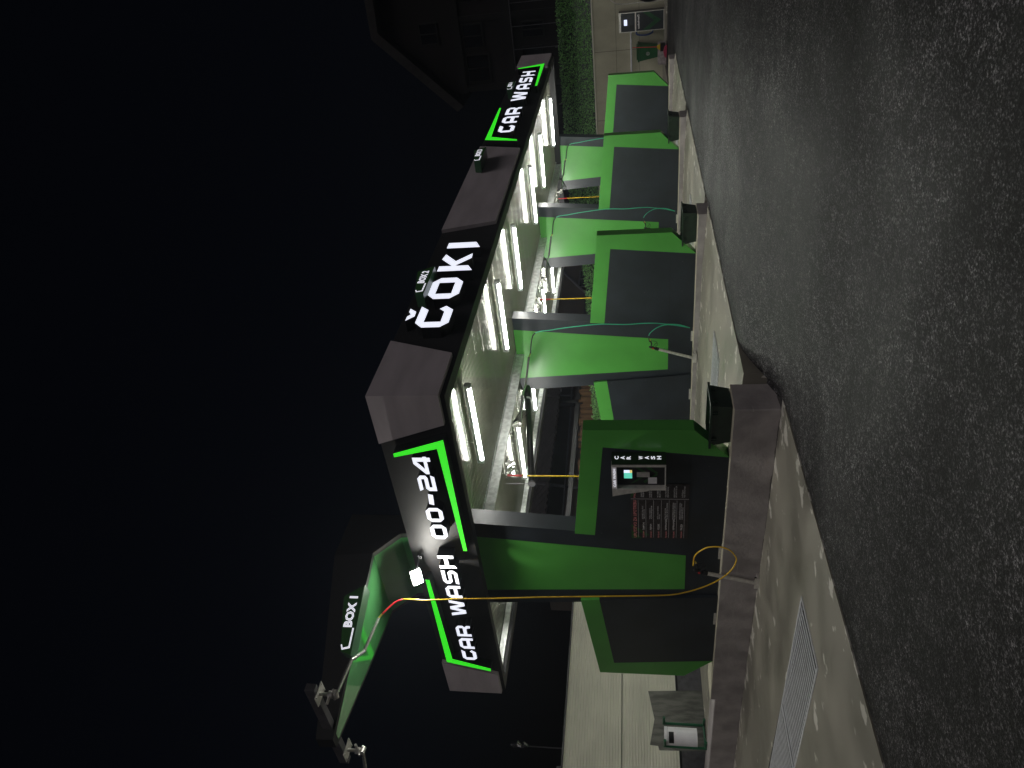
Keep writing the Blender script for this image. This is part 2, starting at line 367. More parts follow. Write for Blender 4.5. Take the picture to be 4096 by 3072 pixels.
# ------------------------------------------------------------------ partition walls
XF = lambda X: (lambda a, b, d: (X + d, a, b))
def wallmesh(X, label):
    t = thing('partition_wall', label, 'wash bay wall', (X, 0, 0), 'partition walls between the wash bays')
    fn = XF(0)
    mir = lambda P: [(5.58 - a, b) for a, b in P]
    band = [(0, 0), (-.57, .56), (-.585, 2.305), (1.84, 2.58), (1.87, 2.22), (-.22, 2.0)]
    core = [(0, 0), (-.22, 2.0), (1.87, 2.22), (2.055, 0)]
    cl = [(0, .0), (-.22 + .0, 2.0), (1.868, 2.22), (2.05, .0)]
    for nm, side in (('front_panel', lambda P: P), ('rear_panel', mir)):
        p = MB(); p.prism(side([(a, b + (0.004 if b < .01 else 0)) for a, b in cl]), fn, .002, .258)
        o = p.build(nm, 'panel_dark', t, bevel=.0)
        q = MB(); q.prism(side(band), fn, 0, .26); q.build('green_edge_band', 'green', o)
        # thin joint between the lower and the upper sheet
        j = MB(); j.prism(side([(-.05, .592), (2.0, .592), (2.0, .598), (-.05, .598)]), fn, .0005, .004); j.build('sheet_joint', 'return', o)
        j = MB()
        for a, b in ([(1.0, .3), (1.9, .3), (1.0, 1.2), (1.88, 1.2), (1.82, 2.1), (-.1, 2.1), (.2, .3), (.9, 2.2)]):
            a = a if side is not mir else 5.58 - a; j.tube([(-.002, a, b), (.003, a, b)], .009, 6)
        j.build('rivet_heads', 'darksteel', o)
    p = MB(); p.prism([(2.06, .003), (3.72, .003), (3.99, 4.6), (1.66, 4.6)], fn, .062, .417)
    pil = p.build('pillar', 'panel_dark', t, bevel=.004)
    q = MB(); q.prism([(2.44, .61), (3.385, .61), (3.585, 4.6), (2.02, 4.6)], fn, .057, .422)
    q.build('green_panel', 'green', pil)
    s = MB(); s.prism([(2.2, 0.002), (2.5, .002), (2.5, .045), (2.2, .045)], fn, .045, .056); s.build('hose_ring_plate', 'steel', t)
    s = MB(); s.prism([(4.0, 0.002), (4.35, .002), (4.35, .05), (4.0, .05)], fn, -.006, -.001); s.build('bracket_plate', 'steel', t)
    return t
w0 = wallmesh(0, 'nearest green and black wash bay wall, carrying the payment machine and instruction poster')
for k, lb in ((1, 'second green and black wash bay wall from the camera, beyond the first covered bay'),
              (2, 'third green and black wash bay wall, between the second and third small tub'),
              (3, 'farthest green and black wash bay wall, next to the wheelie bin')):
    dup(w0, (k * BW, 0, 0), lb)

# ------------------------------------------------------------------ canopy
can = thing('wash_canopy', 'flat black and grey canopy with lit letters over the covered wash bays', 'canopy', (0, 0, 4.4))
CZ = 4.4
def cb(name, m, boxes, parent=can, bevel=0.):
    p = MB()
    for b in boxes: p.box(b[0], b[1], b[2], b[3], b[4] - CZ, b[5] - CZ)
    return p.build(name, m, parent, bevel=bevel)
XE = 21.62
p = MB(); p.box(.0, XE - .25, -1.2, 6.45, 4.62 - CZ, 4.65 - CZ)
for i in range(211):
    xr = .12 + i * .10; zr = 4.62 - CZ
    p.quad([(xr, -1.19, zr + .0005), (xr, 6.44, zr + .0005), (xr + .012, 6.44, zr - .011), (xr + .012, -1.19, zr - .011)])
    p.quad([(xr + .012, -1.19, zr - .011), (xr + .012, 6.44, zr - .011), (xr + .032, 6.44, zr - .011), (xr + .032, -1.19, zr - .011)])
    p.quad([(xr + .032, -1.19, zr - .011), (xr + .032, 6.44, zr - .011), (xr + .044, 6.44, zr + .0005), (xr + .044, -1.19, zr + .0005)])
p.build('ceiling_sheet', 'ceiling', can)
cb('roof_deck', 'fascia_dark', [(-.1, XE - .1, -1.4, 6.6, 4.70, 5.5)])
ff = cb('front_fascia', 'fascia_dark', [(-.18, XE - .08, -1.45, -1.2, 4.40, 5.66)], bevel=.006)
fs = cb('side_fascia', 'fascia_dark', [(-.18, .0, -1.198, 6.45, 4.40, 5.66)], bevel=.006)
cb('rear_fascia', 'fascia_dark', [(-.18, XE - .08, 6.452, 6.7, 4.40, 5.66)])
cb('end_fascia', 'fascia_dark', [(XE - .25, XE - .08, -1.198, 6.45, 4.40, 5.66)])
cb('edge_trim', 'beam', [(.02, XE - .27, 6.36, 6.44, 4.47, 4.60), (.02, XE - .27, -1.19, -1.17, 4.44, 4.6)])
for k in range(3): cb('cross_beam', 'beam', [(k * BW + .425, (k + 1) * BW + .055, 2.79, 2.85, 4.395, 4.618), (k * BW + .425, (k + 1) * BW + .055, 2.853, 2.86, 4.40, 4.42), (k * BW + .425, (k + 1) * BW + .055, 2.70, 2.79, 4.60, 4.618)])
def YF(Y): return lambda a, b, d: (a, Y + d, b - CZ)
def SF(X): return lambda a, b, d: (X + d, a, b - CZ)
for P in ([(-.182, 4.475), (.905, 4.475), (1.327, 5.652), (-.182, 5.652)], [(6.15, 4.475), (10.88, 4.475), (11.25, 5.652), (5.8, 5.652)], [(19.7, 4.475), (XE, 4.475), (XE, 5.652), (20.0, 5.652)]):
    p = MB(); p.prism(P, YF(-1.535), 0, .083)
    p.build('grey_cladding', 'fascia_grey', can)
for P in ([(-1.535, 4.475), (-.93, 4.475), (-.54, 5.652), (-1.535, 5.652)], [(6.03, 4.475), (6.74, 4.475), (6.74, 5.652), (5.665, 5.652)]):
    p = MB(); p.prism(P, SF(-.265), 0, .083); p.build('grey_cladding', 'fascia_grey', can)

G = {
 'O': ([(0, .25), (.22, 0), (.78, 0), (1, .25), (1, .75), (.78, 1), (.22, 1), (0, .75)], [(.24, .25), (.76, .25), (.76, .75), (.24, .75)]),
 'C': ([(1, 1), (.22, 1), (0, .76), (0, .22), (.2, 0), (.8, 0), (1, .25), (.86, .42), (.72, .25), (.25, .25), (.25, .75), (.82, .75)], None),
 'A': ([(0, 0), (0, .76), (.22, 1), (.78, 1), (1, .76), (1, 0), (.78, 0), (.78, .24), (.22, .24), (.22, 0)], [(.24, .48), (.76, .48), (.76, .77), (.24, .77)]),
 'R': ([(0, 0), (0, 1), (.78, 1), (1, .8), (1, .5), (.86, .38), (1, .22), (1, 0), (.78, 0), (.78, .16), (.66, .28), (.22, .28), (.22, 0)], [(.22, .52), (.78, .52), (.78, .78), (.22, .78)]),
 'W': ([(0, 1), (.17, 1), (.28, .34), (.41, 1), (.59, 1), (.72, .34), (.83, 1), (1, 1), (.85, 0), (.63, 0), (.5, .6), (.37, 0), (.15, 0)], None),
 'S': ([(1, 1), (.2, 1), (0, .8), (0, .56), (.16, .4), (.78, .4), (.78, .22), (.0, .22), (-.06, 0), (.8, 0), (1, .2), (1, .45), (.84, .61), (.22, .61), (.22, .78), (1, .78)], None),
 'H': ([(-.0, -.1), (0, 1), (.22, 1), (.22, .62), (.78, .62), (.78, 1), (1, 1), (1, 0), (.78, 0), (.78, .38), (.22, .38), (.22, .04)], None),
 '2': ([(0, 1), (.8, 1), (1, .8), (1, .5), (.84, .39), (.24, .39), (.24, .22), (1, .22), (.9, 0), (0, 0), (0, .45), (.16, .61), (.77, .61), (.77, .78), (.1, .78)], None),
 '4': ([(.72, 0), (.95, 0), (.95, .2), (1, .2), (1, .4), (.95, .4), (.95, 1), (.6, 1), (0, .4), (0, .2), (.72, .2)], [(.3, .4), (.72, .4), (.72, .8)]),
 '-': ([(0, .38), (.9, .32), (1, .6), (.1, .66)], None),
 'K': ([(0, -.15), (0, 1), (.29, 1), (.29, .58), (.7, 1), (1, .93), (.56, .5), (1, .02), (.72, 0), (.32, .44), (.29, .42), (.29, .03)], None),
 'I': ([(0, -.15), (0, 1), (1, 1), (1, .04)], None),
 'v': ([(0, 1), (.35, 1), (.52, .62), (.72, 1), (1, 1), (.72, .05), (.35, 0)], None),
}
def glyph(ch, a0, a1, b0, b1, fn, front, back, parent):
    outer, hole = G[ch]; T = lambda P: [(a0 + (a1 - a0) * u, b0 + (b1 - b0) * v) for u, v in P] if P else None
    p = MB(); p.prism(T(outer), fn, front, back, T(hole), 0, 1, 1)
    return p.build('channel_letter', ['letter', 'return'], parent)
# front: the short name
yf = YF(0); YL = -1.68; YB = -1.451
glyph('C', 1.49, 2.21, 4.65, 5.26, yf, YL, YB, ff); glyph('v', 1.73, 2.15, 5.32, 5.46, yf, YL, YB, ff)
glyph('O', 2.47, 3.27, 4.65, 5.26, yf, YL, YB, ff); glyph('K', 3.55, 4.28, 4.65, 5.26, yf, YL, YB, ff); glyph('I', 4.55, 4.80, 4.65, 5.26, yf, YL, YB, ff)
for ch, a, b in (('C', 11.85, 12.47), ('A', 12.68, 13.32), ('R', 13.5, 14.2), ('W', 14.93, 15.95), ('A', 16.2, 16.85), ('S', 17.06, 17.66), ('H', 17.87, 18.5)):
    glyph(ch, a, b, 4.77, 5.23, yf, YL, YB, ff)
# side: reads from far to near
sf = lambda a, b, d: (d, -a, b - CZ); XL = -.38; XB = -.181
for ch, a, b in (('C', 5.33, 4.99), ('A', 4.94, 4.58), ('R', 4.52, 4.17), ('W', 3.84, 3.36), ('A', 3.29, 2.93), ('S', 2.86, 2.49), ('H', 2.42, 2.07), ('O', 1.62, 1.25), ('O', 1.18, .83), ('-', .76, .49), ('2', .42, .06), ('4', .03, -.36)):
    glyph(ch, -a, -b, 4.80, 5.10, sf, XL, XB, fs)
def gbr(P, fn, front, back, parent):
    p = MB(); p.prism(P, fn, front, back, None, 0, 1, 1); p.build('lit_green_bracket', ['glow_green', 'return'], parent)
ssf = lambda a, b, d: (d, a, b - CZ)
gbr([(-.43, 5.40), (-.35, 5.40), (-.53, 4.64), (1.93, 4.58), (1.93, 4.51), (-.72, 4.505)], ssf, XL, XB, fs)
gbr([(2.77, 5.45), (2.77, 5.37), (5.33, 5.34), (5.62, 4.56), (5.72, 4.57), (5.45, 5.48)], ssf, XL, XB, fs)
gbr([(14.28, 5.50), (14.26, 5.44), (11.53, 5.35), (11.17, 4.58), (11.05, 4.56), (11.30, 5.50)], yf, YL, YB, ff)
gbr([(18.95, 5.46), (19.05, 5.46), (19.45, 4.54), (16.5, 4.53), (16.5, 4.60), (19.14, 4.66)], yf, YL, YB, ff)

# ------------------------------------------------------------------ overhead green arm above the open bay
arm = thing('overhead_arm', 'tapering green and black arm rising above the roof and reaching over the open bay', 'overhead arm', (0, 2.82, 5.6))
def A(x, y, z): return (x, y - 2.82, z - 5.6)
# spine: (x, z) of the underside, with the near and far edge
under = [(-.0, 5.55, 1.90, 3.74), (-.02, 5.86, 1.90, 3.74), (-.476, 6.27, 1.93, 3.71), (-3.52, 6.27, 2.80, 3.04)]
top = [(-.0 + .45, 5.55), (.45, 6.95), (-.55, 6.99), (-3.53, 6.55)]
p = MB()
n = len(under)
lo0 = [A(x, a, z) for x, z, a, b in under]; lo1 = [A(x, b, z) for x, z, a, b in under]
tp0 = [A(top[i][0], under[i][2], top[i][1]) for i in range(n)]; tp1 = [A(top[i][0], under[i][3], top[i][1]) for i in range(n)]
for i in range(n - 1):
    p.quad([lo0[i], lo0[i + 1], lo1[i + 1], lo1[i]]); p.quad([tp0[i], tp1[i], tp1[i + 1], tp0[i + 1]])
    p.quad([lo0[i], tp0[i], tp0[i + 1], lo0[i + 1]]); p.quad([lo1[i], lo1[i + 1], tp1[i + 1], tp1[i]])
p.quad([lo0[-1], tp0[-1], tp1[-1], lo1[-1]]); p.quad([lo0[0], lo1[0], tp1[0], tp0[0]])
p.build('arm_casing', 'casing', arm)
ins = [(-.004, 5.655, 2.00, 3.64), (-.026, 5.852, 2.00, 3.64), (-.478, 6.262, 2.02, 3.62), (-3.40, 6.262, 2.83, 3.0)]
for i in range(3):
    a, b = ins[i], ins[i + 1]; e = .004
    p = MB(); k = [A(a[0] - .003, a[2], a[1]), A(b[0] - .003, b[2], b[1]), A(b[0] - .003, b[3], b[1]), A(a[0] - .003, a[3], a[1])]
    p.quad(k); p.build('green_soffit', 'green_gloss', arm)
p = MB(); p.box(-3.38, -3.26, 1.66 - 2.82, 2.72 - 2.82, .71, .87); p.box(-3.38, -3.26, 2.98 - 2.82, 3.84 - 2.82, .71, .87)
p.box(-3.378, -3.262, 2.722 - 2.82, 2.978 - 2.82, .712, .868); sb = p.build('support_beam', 'darksteel', arm, bevel=.004)

# ------------------------------------------------------------------ swivel booms with hoses
def boom(name, label, base, dirn, hose, hosecol, scale=1., plate_up=.17, group='swivel booms with wash hoses', foot=None, hang=None):
    """base: swivel point; dirn: local x axis of the boom in plan; hose: world points after the boom end"""
    t = thing(name, label, 'hose boom', base, group); B = Vector(base)
    d = Vector((dirn[0], dirn[1], 0)).normalized(); nrm = Vector((-d.y, d.x, 0))
    L = lambda a, b, c: d * a + nrm * b + Vector((0, 0, c))
    p = MB(); p.box(-.15, .15, -.11, .11, plate_up - .012, plate_up); 
    for sx in (-.12, .12):
        for sy in (-.08, .08): p.tube([(sx, sy, plate_up - .03), (sx, sy, plate_up + .012)], .012, 6)
    p.build('mounting_plate', 'steel', t)
    s = MB(); s.tube([(0, 0, plate_up - .012), (0, 0, .02)], .028, 12); s.tube([(0, 0, .12), (0, 0, .05)], .055, 14)
    s.tube([L(0, .05, 0.0), L(0, -.07, 0.0)], .04, 10); s.tube([L(-.05, 0, .09), L(-.16, .03, .09)], .022, 8); s.tube([L(0, .09, .03), L(.0, -.1, .03)], .02, 8)
    s.build('swivel_joint', 'steel', t, smooth=False)
    a = MB(); off = .3 * scale
    pts = [L(.02, 0, 0), L(.85 * scale, .0, .02)]
    a.tube(pts, .03, 12)
    pts2 = [L(.85 * scale, 0, .02), L(1.42 * scale, off, .02)]; a.tube(pts2, .03, 12)
    a.tube([L(1.42 * scale, off, .02), L(2.22 * scale, off * .6, -.02)], .03, 12)
    bo = a.build('boom_tube', 'chrome', t, smooth=False)
    end = B + L(2.22 * scale, off * .6, -.02)
    c = MB(); e2 = end + L(.12, 0, -.03); c.tube([end - B, e2 - B], .016, 8); c.build('hose_coupling', 'gold', bo)
    P = [tuple(e2)] + list(hose)
    P = smoothline(P, 8)
    h1 = MB(); k = 10; h1.tube([q - B for q in P[:k]], .017, 8); h1.build('hose_sleeve', 'red' if hosecol == 'yellow' else 'black', t, smooth=True)
    h = MB(); h.tube([q - B for q in P[k - 1:]], .012, 8); h.build('hose', hosecol, t, smooth=True)
    return t
def swivel_only(name, label, base, group): pass
hA = [(-1.02, 2.56, 5.75), (-1.0, 2.56, 5.28), (-1.0, 2.49, 4.57), (-1.0, 2.44, 3.88), (-1.0, 2.36, 2.99), (-.97, 2.31, 1.70),
      (-.90, 2.34, .98), (-.80, 2.38, .67), (-.70, 2.38, .41), (-.62, 2.33, .19), (-.55, 2.23, 0), (-.50, 2.08, -.13), (-.46, 1.92, -.18), (-.44, 1.83, -.15), (-.42, 1.72, -.06),
      (-.38, 1.69, .09), (-.34, 1.75, .28), (-.30, 1.89, .40), (-.28, 1.99, .46), (-.27, 2.12, .50), (-.26, 2.33, .505)]
boom('hose_boom', 'long chrome boom with yellow hose hanging under the green overhead arm', (-3.30, 1.87, 6.04), (1.95, .50), hA, 'yellow', .87, .27)
# the second boom of the arm leaves the picture at once
boom('hose_boom', 'chrome boom on the outer end of the overhead arm beam, pointing out of the picture', (-3.27, 3.60, 6.04), (-.45, 1.6), [(-3.95, 5.6, 5.6), (-3.97, 5.65, 4.0), (-3.97, 5.7, 1.6), (-4.0, 5.9, .2), (-4.2, 6.4, -.55), (-4.6, 7.0, -.66)], 'yellow', .87, .27)
def greenhose(k):
    X = k * BW
    q = [(X + 6.86, 1.96, 4.02), (X + 6.92, 1.88, 3.55), (X + 6.94, 1.82, 3.02), (X + 6.95, 1.77, 2.32), (X + 6.95, 1.80, 1.70), (X + 6.96, 1.79, 1.30), (X + 6.97, 1.80, .97), (X + 6.99, 1.85, .69), (X + 7.02, 1.90, .36), (X + 7.05, 2.02, .09)]
    return q
labs = ('chrome boom with green hose under the nearest roof bay ceiling', 'chrome boom with green hose in the middle roof bay', 'chrome boom with green hose in the farthest roof bay')
laby = ('zigzag chrome boom with yellow hose behind the nearest wall', 'zigzag chrome boom with yellow hose behind the second wall', 'zigzag chrome boom with yellow hose behind the third wall')
for k in range(3):
    X = k * BW
    boom('hose_boom', labs[k], (X + 4.33, 2.90, 4.19), (2.3, -.62), greenhose(k), 'ghose', 1.03, .20)
    # second, folded boom
    t = thing('hose_boom', laby[k], 'hose boom', (X + 3.02, 2.92, 4.2), 'swivel booms with wash hoses'); B = Vector((X + 3.02, 2.92, 4.2))
    p = MB(); p.box(-.15, .15, -.11, .11, .18, .192); p.build('mounting_plate', 'steel', t)
    s = MB(); s.tube([(0, 0, .18), (0, 0, .02)], .028, 12); s.tube([(0, 0, .12), (0, 0, .05)], .055, 14); s.tube([(.08, 0, .03), (-.1, 0, .03)], .03, 10); s.tube([(0, .08, .07), (0, -.08, .07)], .02, 10); s.build('swivel_joint', 'steel', t)
    a = MB(); a.tube([(.05, .05, -.02), (-.83, -.6, -.04)], .03, 12); a.tube([(-.83, -.6, -.04), (-.27, -.1, -.07)], .03, 12); a.tube([(-.27, -.1, -.07), (-1.12, -.72, -.08)], .03, 12); bo = a.build('boom_tube', 'chrome', t)
    E = Vector((-1.12, -.72, -.08)); ez = B + E
    c = MB(); c.tube([E, E + Vector((-.07, -.05, -.04))], .018, 8); c.build('hose_coupling', 'steel', bo)
    P = smoothline([ez + Vector((-.07, -.05, -.04)), ez + Vector((-.09, -.06, -.2)), ez + Vector((-.10, -.06, -1.0)), ez + Vector((-.1, -.05, -2.)), ez + Vector((-.12, 0, -3.2)), ez + Vector((-.5, .2, -3.9))], 8)
    h1 = MB(); h1.tube([q - B for q in P[:11]], .02, 8); h1.build('hose_sleeve', 'red', t, smooth=True)
    h = MB(); h.tube([q - B for q in P[10:]], .0155, 8); h.build('hose', 'yellow', t, smooth=True)

# hose loops from the gun down to the wall foot in the covered bays
def gunloop(X, label):
    t = thing('gun_hose', label, 'hose', (X + 7.05, 2.03, .08), 'green hoses looping from spray guns'); B = Vector((X + 7.05, 2.03, .08))
    P = smoothline([(X + 6.9, 2.31, 1.09), (X + 6.92, 2.18, 1.11), (X + 6.93, 2.06, 1.07), (X + 6.95, 1.93, .91), (X + 6.97, 1.86, .69), (X + 7.0, 1.91, .40), (X + 7.05, 2.02, .09)], 8)
    h = MB(); h.tube([q - B for q in P[:12]], .012, 8); h.build('hose_sleeve', 'black', t, smooth=True)
    h = MB(); h.tube([q - B for q in P[11:]], .0115, 8); h.build('hose', 'ghose', t, smooth=True)
gunloop(0, 'green hose loop at the foot of the second wall'); gunloop(BW, 'green hose loop at the foot of the third wall'); gunloop(2 * BW, 'green hose loop arching behind the third tub at the last wall')

# lance holders and spray guns
def holder(X, y0, z0, y1, z1, label, glabel):
    t = thing('lance_holder', label, 'lance holder', (X, y0, z0), 'steel tube holders for spray lances')
    dy, dz = y1 - y0, z1 - z0
    p = MB(); p.tube([(0, 0, .0), (0, dy, dz)], .036, 14); p.build('holder_tube', 'steel', t, smooth=False)
    p = MB(); p.box(-.03, .16, -.16, .12, -.05, -.005); p.box(-.035, -.028, -.16, .12, -.06, .03); p.build('wall_bracket', 'steel', t)
    p = MB(); p.tube([(0, -.12, -.01), (0, -.12, .03)], .03, 8); p.build('drip_cup', 'black', t)
    p = MB(); p.tube([(0, dy, dz), (0, dy - .012, dz + .03)], .044, 14); p.tube([(0, dy - .012, dz + .03), (0, dy - .03, dz + .09)], .046, 14); p.build('rubber_collar', 'black', t, bevel=.004)
    # the gun
    g0 = Vector((X, y1 - .03, z1 + .09)); t2 = thing('spray_gun', glabel, 'spray gun', tuple(g0), 'spray guns resting in lance holders')
    p = MB(); p.tube([(0, 0, 0), (0, -.03, .06), (0, -.045, .12), (0, -.055, .15)], [.03, .034, .03, .018], 10)
    p.tube([(0, -.04, .1), (0, -.16, .085), (0, -.24, .12)], [.018, .02, .017], 8); p.build('gun_body', 'black', t2, smooth=True)
    q = MB(); q.tube(smoothline([(0, -.035, .03), (0, -.08, -.045), (0, -.15, -.06), (0, -.215, -.02), (0, -.235, .10)], 5), .007, 6); q.tube([(0, -.05, .05), (0, -.14, .0), (0, -.17, -.05)], .007, 6)
    q.build('trigger_guard', 'black', t2, smooth=True)
    q = MB(); q.tube([(-.03, -.02, .055), (-.04, -.02, .055)], .024, 12); q.build('red_badge', 'red', t2)
    q = MB(); q.tube([(0, -.235, .11), (0, -.29, .135)], .014, 8); q.build('hose_coupling', 'gold', t2)
holder(-.12, 2.93, -.62, 2.70, .24, 'steel tube lance holder on the kerb of the open bay', 'black spray gun joined to the yellow hose in the open bay')
holder(BW - .12, 2.92, -.04, 2.62, .86, 'steel tube lance holder on the second wall kerb', 'black spray gun in front of the second wall green panel')
holder(2 * BW - .12, 2.92, -.04, 2.62, .86, 'steel tube lance holder on the third wall kerb, mostly hidden by the wall before it', 'black spray gun in front of the third wall green panel')

# ------------------------------------------------------------------ box signs
def sign(origin, ax, num, label, sc=1.):
    """ax: unit vector of reading direction; the face looks to ax x up"""
    t = thing('bay_sign', label, 'bay number sign', origin, 'lit bay number signs'); a = Vector(ax).normalized(); u = Vector((0, 0, 1)); nrm = a.cross(u)
    fn = lambda x, z, d: a * x * sc + u * z * sc + nrm * d
    P = [(0, 0), (1.08, .01), (.88, .31), (.05, .17)]
    p = MB(); p.prism(P, fn, .30, .0, None, 0, 1, 1); f = p.build('sign_box', ['signgreen', 'signside'], t)
    text_mesh('sign_lettering', 'BOX %d' % num, fn, .41, .075, .48, .14, 'lettersmall', f, bold=.045, d=.304)
    p = MB(); p.prism([(.10, .035), (.40, .035), (.40, .06), (.125, .06), (.10, .145), (.15, .165), (.145, .185), (.07, .155)], fn, .3035, .305)
    p.build('bracket_mark', 'lettersmall', f)
    return t
sign((2.37, -1.55, 5.24), (1, 0, 0), 2, 'dark green sign reading BOX 2 above the big white name letters')
sign((9.12, -1.55, 5.26), (1, 0, 0), 3, 'dark green sign reading BOX 3 on the grey canopy section')
sign((15.95, -1.46, 5.30), (1, 0, 0), 4, 'smallest dark green sign, reading BOX 4, above the lit words on the front')
av = Vector((.476 - 3.52, 2.80 - 1.93, 0)).normalized() * -1
o = Vector((-2.35, 2.02 + (2.35 - .476) * .2858 - .06, 6.15)) ; o.y = 1.93 + (2.35 - .476) * .286 - .02
sign(tuple(o), tuple(av), 1, 'dark green sign reading BOX 1 on the side of the overhead arm', 1.12)

# ------------------------------------------------------------------ ceiling lights
def light(loc, label, first=[None]):
    if first[0]: return dup(first[0], loc, label)
    t = thing('ceiling_light', label, 'tube light', loc, 'long tube lights under the canopy ceiling')
    p = MB(); p.box(-.055, .055, 0, 1.9, -.006, .06); p.build('light_housing', 'white_plastic', t, bevel=.01)
    p = MB(); arc = [(.040 * math.sin(math.radians(q)), -.02 - .045 * math.cos(math.radians(q))) for q in range(-105, 106, 15)]
    p.prism(arc, lambda a, b, d: (a, d, b), .08, 1.82); p.build('light_tube', 'tube', t)
    p = MB(); p.box(-.052, .052, -.01, .075, -.07, .018); p.box(-.052, .052, 1.825, 1.91, -.07, .018); p.build('end_caps', 'white_plastic', t, bevel=.012)
    p = MB(); p.tube([(0, .5, .07), (0, .5, .118)], .008, 6); p.tube([(0, 1.4, .07), (0, 1.4, .118)], .008, 6); p.build('hanger', 'steel', t)
    first[0] = t; return t
bn = ('nearest', 'middle', 'farthest')
for k in range(3):
    for j, (dx, sd_) in enumerate(((1.2 if k else 1.5, 'left'), (5.4, 'right'))):
        light((k * BW + dx, -.43, 4.49), '%s of the two tube lights in the front half of the %s roof bay' % (sd_, bn[k]))
        light((k * BW + dx, 3.75, 4.49), '%s of the two tube lights in the rear half of the %s roof bay' % (sd_, bn[k]))

# ------------------------------------------------------------------ floodlight
fl = thing('floodlight', 'glaring white floodlight on the roof edge at the foot of the green arm', 'floodlight', (-.60, 2.42, 5.50))
nf = Vector((-.66, -.42, -.60)).normalized(); a_ = Vector((-.2, .97, 0)).normalized(); a_ = (a_ - nf * a_.dot(nf)).normalized(); b_ = nf.cross(a_)
fnn = lambda x, y, d: a_ * x + b_ * y + nf * d
p = MB(); p.prism([(-.15, -.105), (.15, -.105), (.15, .105), (-.15, .105)], fnn, .0, -.05); p.build('lamp_housing', 'black', fl, bevel=.008)
p = MB(); p.prism([(-.125, -.085), (.125, -.085), (.125, .085), (-.125, .085)], fnn, .03, .001); p.build('lamp_glass', 'flood', fl)
p = MB(); p.tube([(.02, -.12, -.02), (.12, -.2, -.03), (.30, -.2, -.03)], .012, 6); p.tube([(.30, -.2, -.03), (.33, -.2, -.03)], .04, 8); p.build('lamp_bracket', 'darksteel', fl)

# ------------------------------------------------------------------ payment kiosk
kz = 1.0; kt = thing('payment_machine', 'stainless payment machine with lit screen on the nearest wall', 'payment machine', (0, .17, kz))
def kf(X): return lambda a, b, d: (X + d, -a - .17 + 0, b)      # a grows towards the right of a viewer
# local: y' = y - .17 ; a = -y'
Kf = lambda a, b, d: (d, -a, b)
p = MB(); p.box(-.20, -.001, -.26, .27, 0, .86); body = p.build('cabinet', 'black', kt)
p = MB()
p.box(-.30, -.201, -.28, -.255, 0, .86); p.box(-.30, -.201, .25, .275, 0, .86); p.box(-.30, -.201, -.255, .25, .78, .86); p.box(-.30, -.201, -.255, .25, 0, .015)
p.box(-.305, -.301, -.28, -.235, 0, .86); p.box(-.305, -.301, .235, .275, 0, .86)
hood = p.build('steel_frame', 'steel', kt, bevel=.004)
p = MB(); p.box(-.3062, -.3052, -.234, .234, .782, .856); p.build('lit_header', 'header', hood)
p = MB(); p.prism([(.277, .86), (.42, .86), (.36, .62), (.30, .30), (.277, .25)], lambda a, b, d: (d, a, b), -.302, -.29); p.build('side_fin', 'steel', hood, bevel=.002)
p = MB(); p.box(-.297, -.001, -.2925, -.281, .0, .855); sp = p.build('side_panel', 'kioskside', kt)
for i, ch in enumerate('CAR WASH'):
    if ch != ' ': text_mesh('side_letter', ch, lambda a, b, d: (-.299 + a, -.2935 - d, b), .115, .742 - i * .096, .08, .068, 'lettersmall', sp, bold=.03, d=.0015)
text_mesh('header_lettering', 'CAR WASH', Kf, -.20, .795, .40, .042, 'lettersmall', kt, bold=.02, d=-.307)
p = MB()
for P in ([(-.21, .33), (-.02, .12), (.0, .15), (-.17, .36)], [(.21, .33), (.02, .12), (.0, .15), (.17, .36)], [(-.22, .56), (-.2, .5), (0, .26), (0, .34)], [(.22, .56), (.2, .5), (0, .26), (0, .34)]):
    p.prism(P, Kf, -.203, -.2012)
p.build('green_chevrons', 'postergreen', body)
p = MB(); p.box(-.215, -.201, -.13, .12, .50, .70); scr = p.build('screen_frame', 'black', body, bevel=.004)
p = MB(); p.prism([(-.09, .535), (.03, .535), (.03, .665), (-.09, .665)], Kf, -.2175, -.2155); p.build('screen_display', 'screen', scr)
p = MB(); p.prism([(.031, .575), (.09, .575), (.09, .665), (.031, .665)], Kf, -.2175, -.2155); p.build('screen_display_white', 'screenw', scr)
p = MB(); p.prism([(.031, .535), (.09, .535), (.09, .574), (.031, .574)], Kf, -.2175, -.2155); p.build('screen_display_yellow', 'screeny', scr)
p = MB(); p.box(-.235, -.201, -.04, .05, .255, .46); p.build('note_slot', 'steel', body, bevel=.006)
p = MB(); p.box(-.206, -.2035, -.19, -.215, .2, .44)
for i in range(6): p.tube([(-.204, -.17, .43 - i * .045), (-.212, -.17, .43 - i * .045)], .012, 8); p.box(-.2045, -.203, -.235, -.195, .425 - i * .045, .435 - i * .045)
p.build('push_buttons', 'steel', body)
p = MB(); p.prism([(-.20, .14), (-.06, .14), (-.06, .28), (-.20, .28)], Kf, -.226, -.2245); pp = p.build('taped_notice', 'canwhite', body)
p = MB(); p.prism([(-.15, .15), (-.08, .15), (-.08, .21), (-.15, .21)], Kf, -.2275, -.2265); p.build('notice_print', 'textgrey', pp)

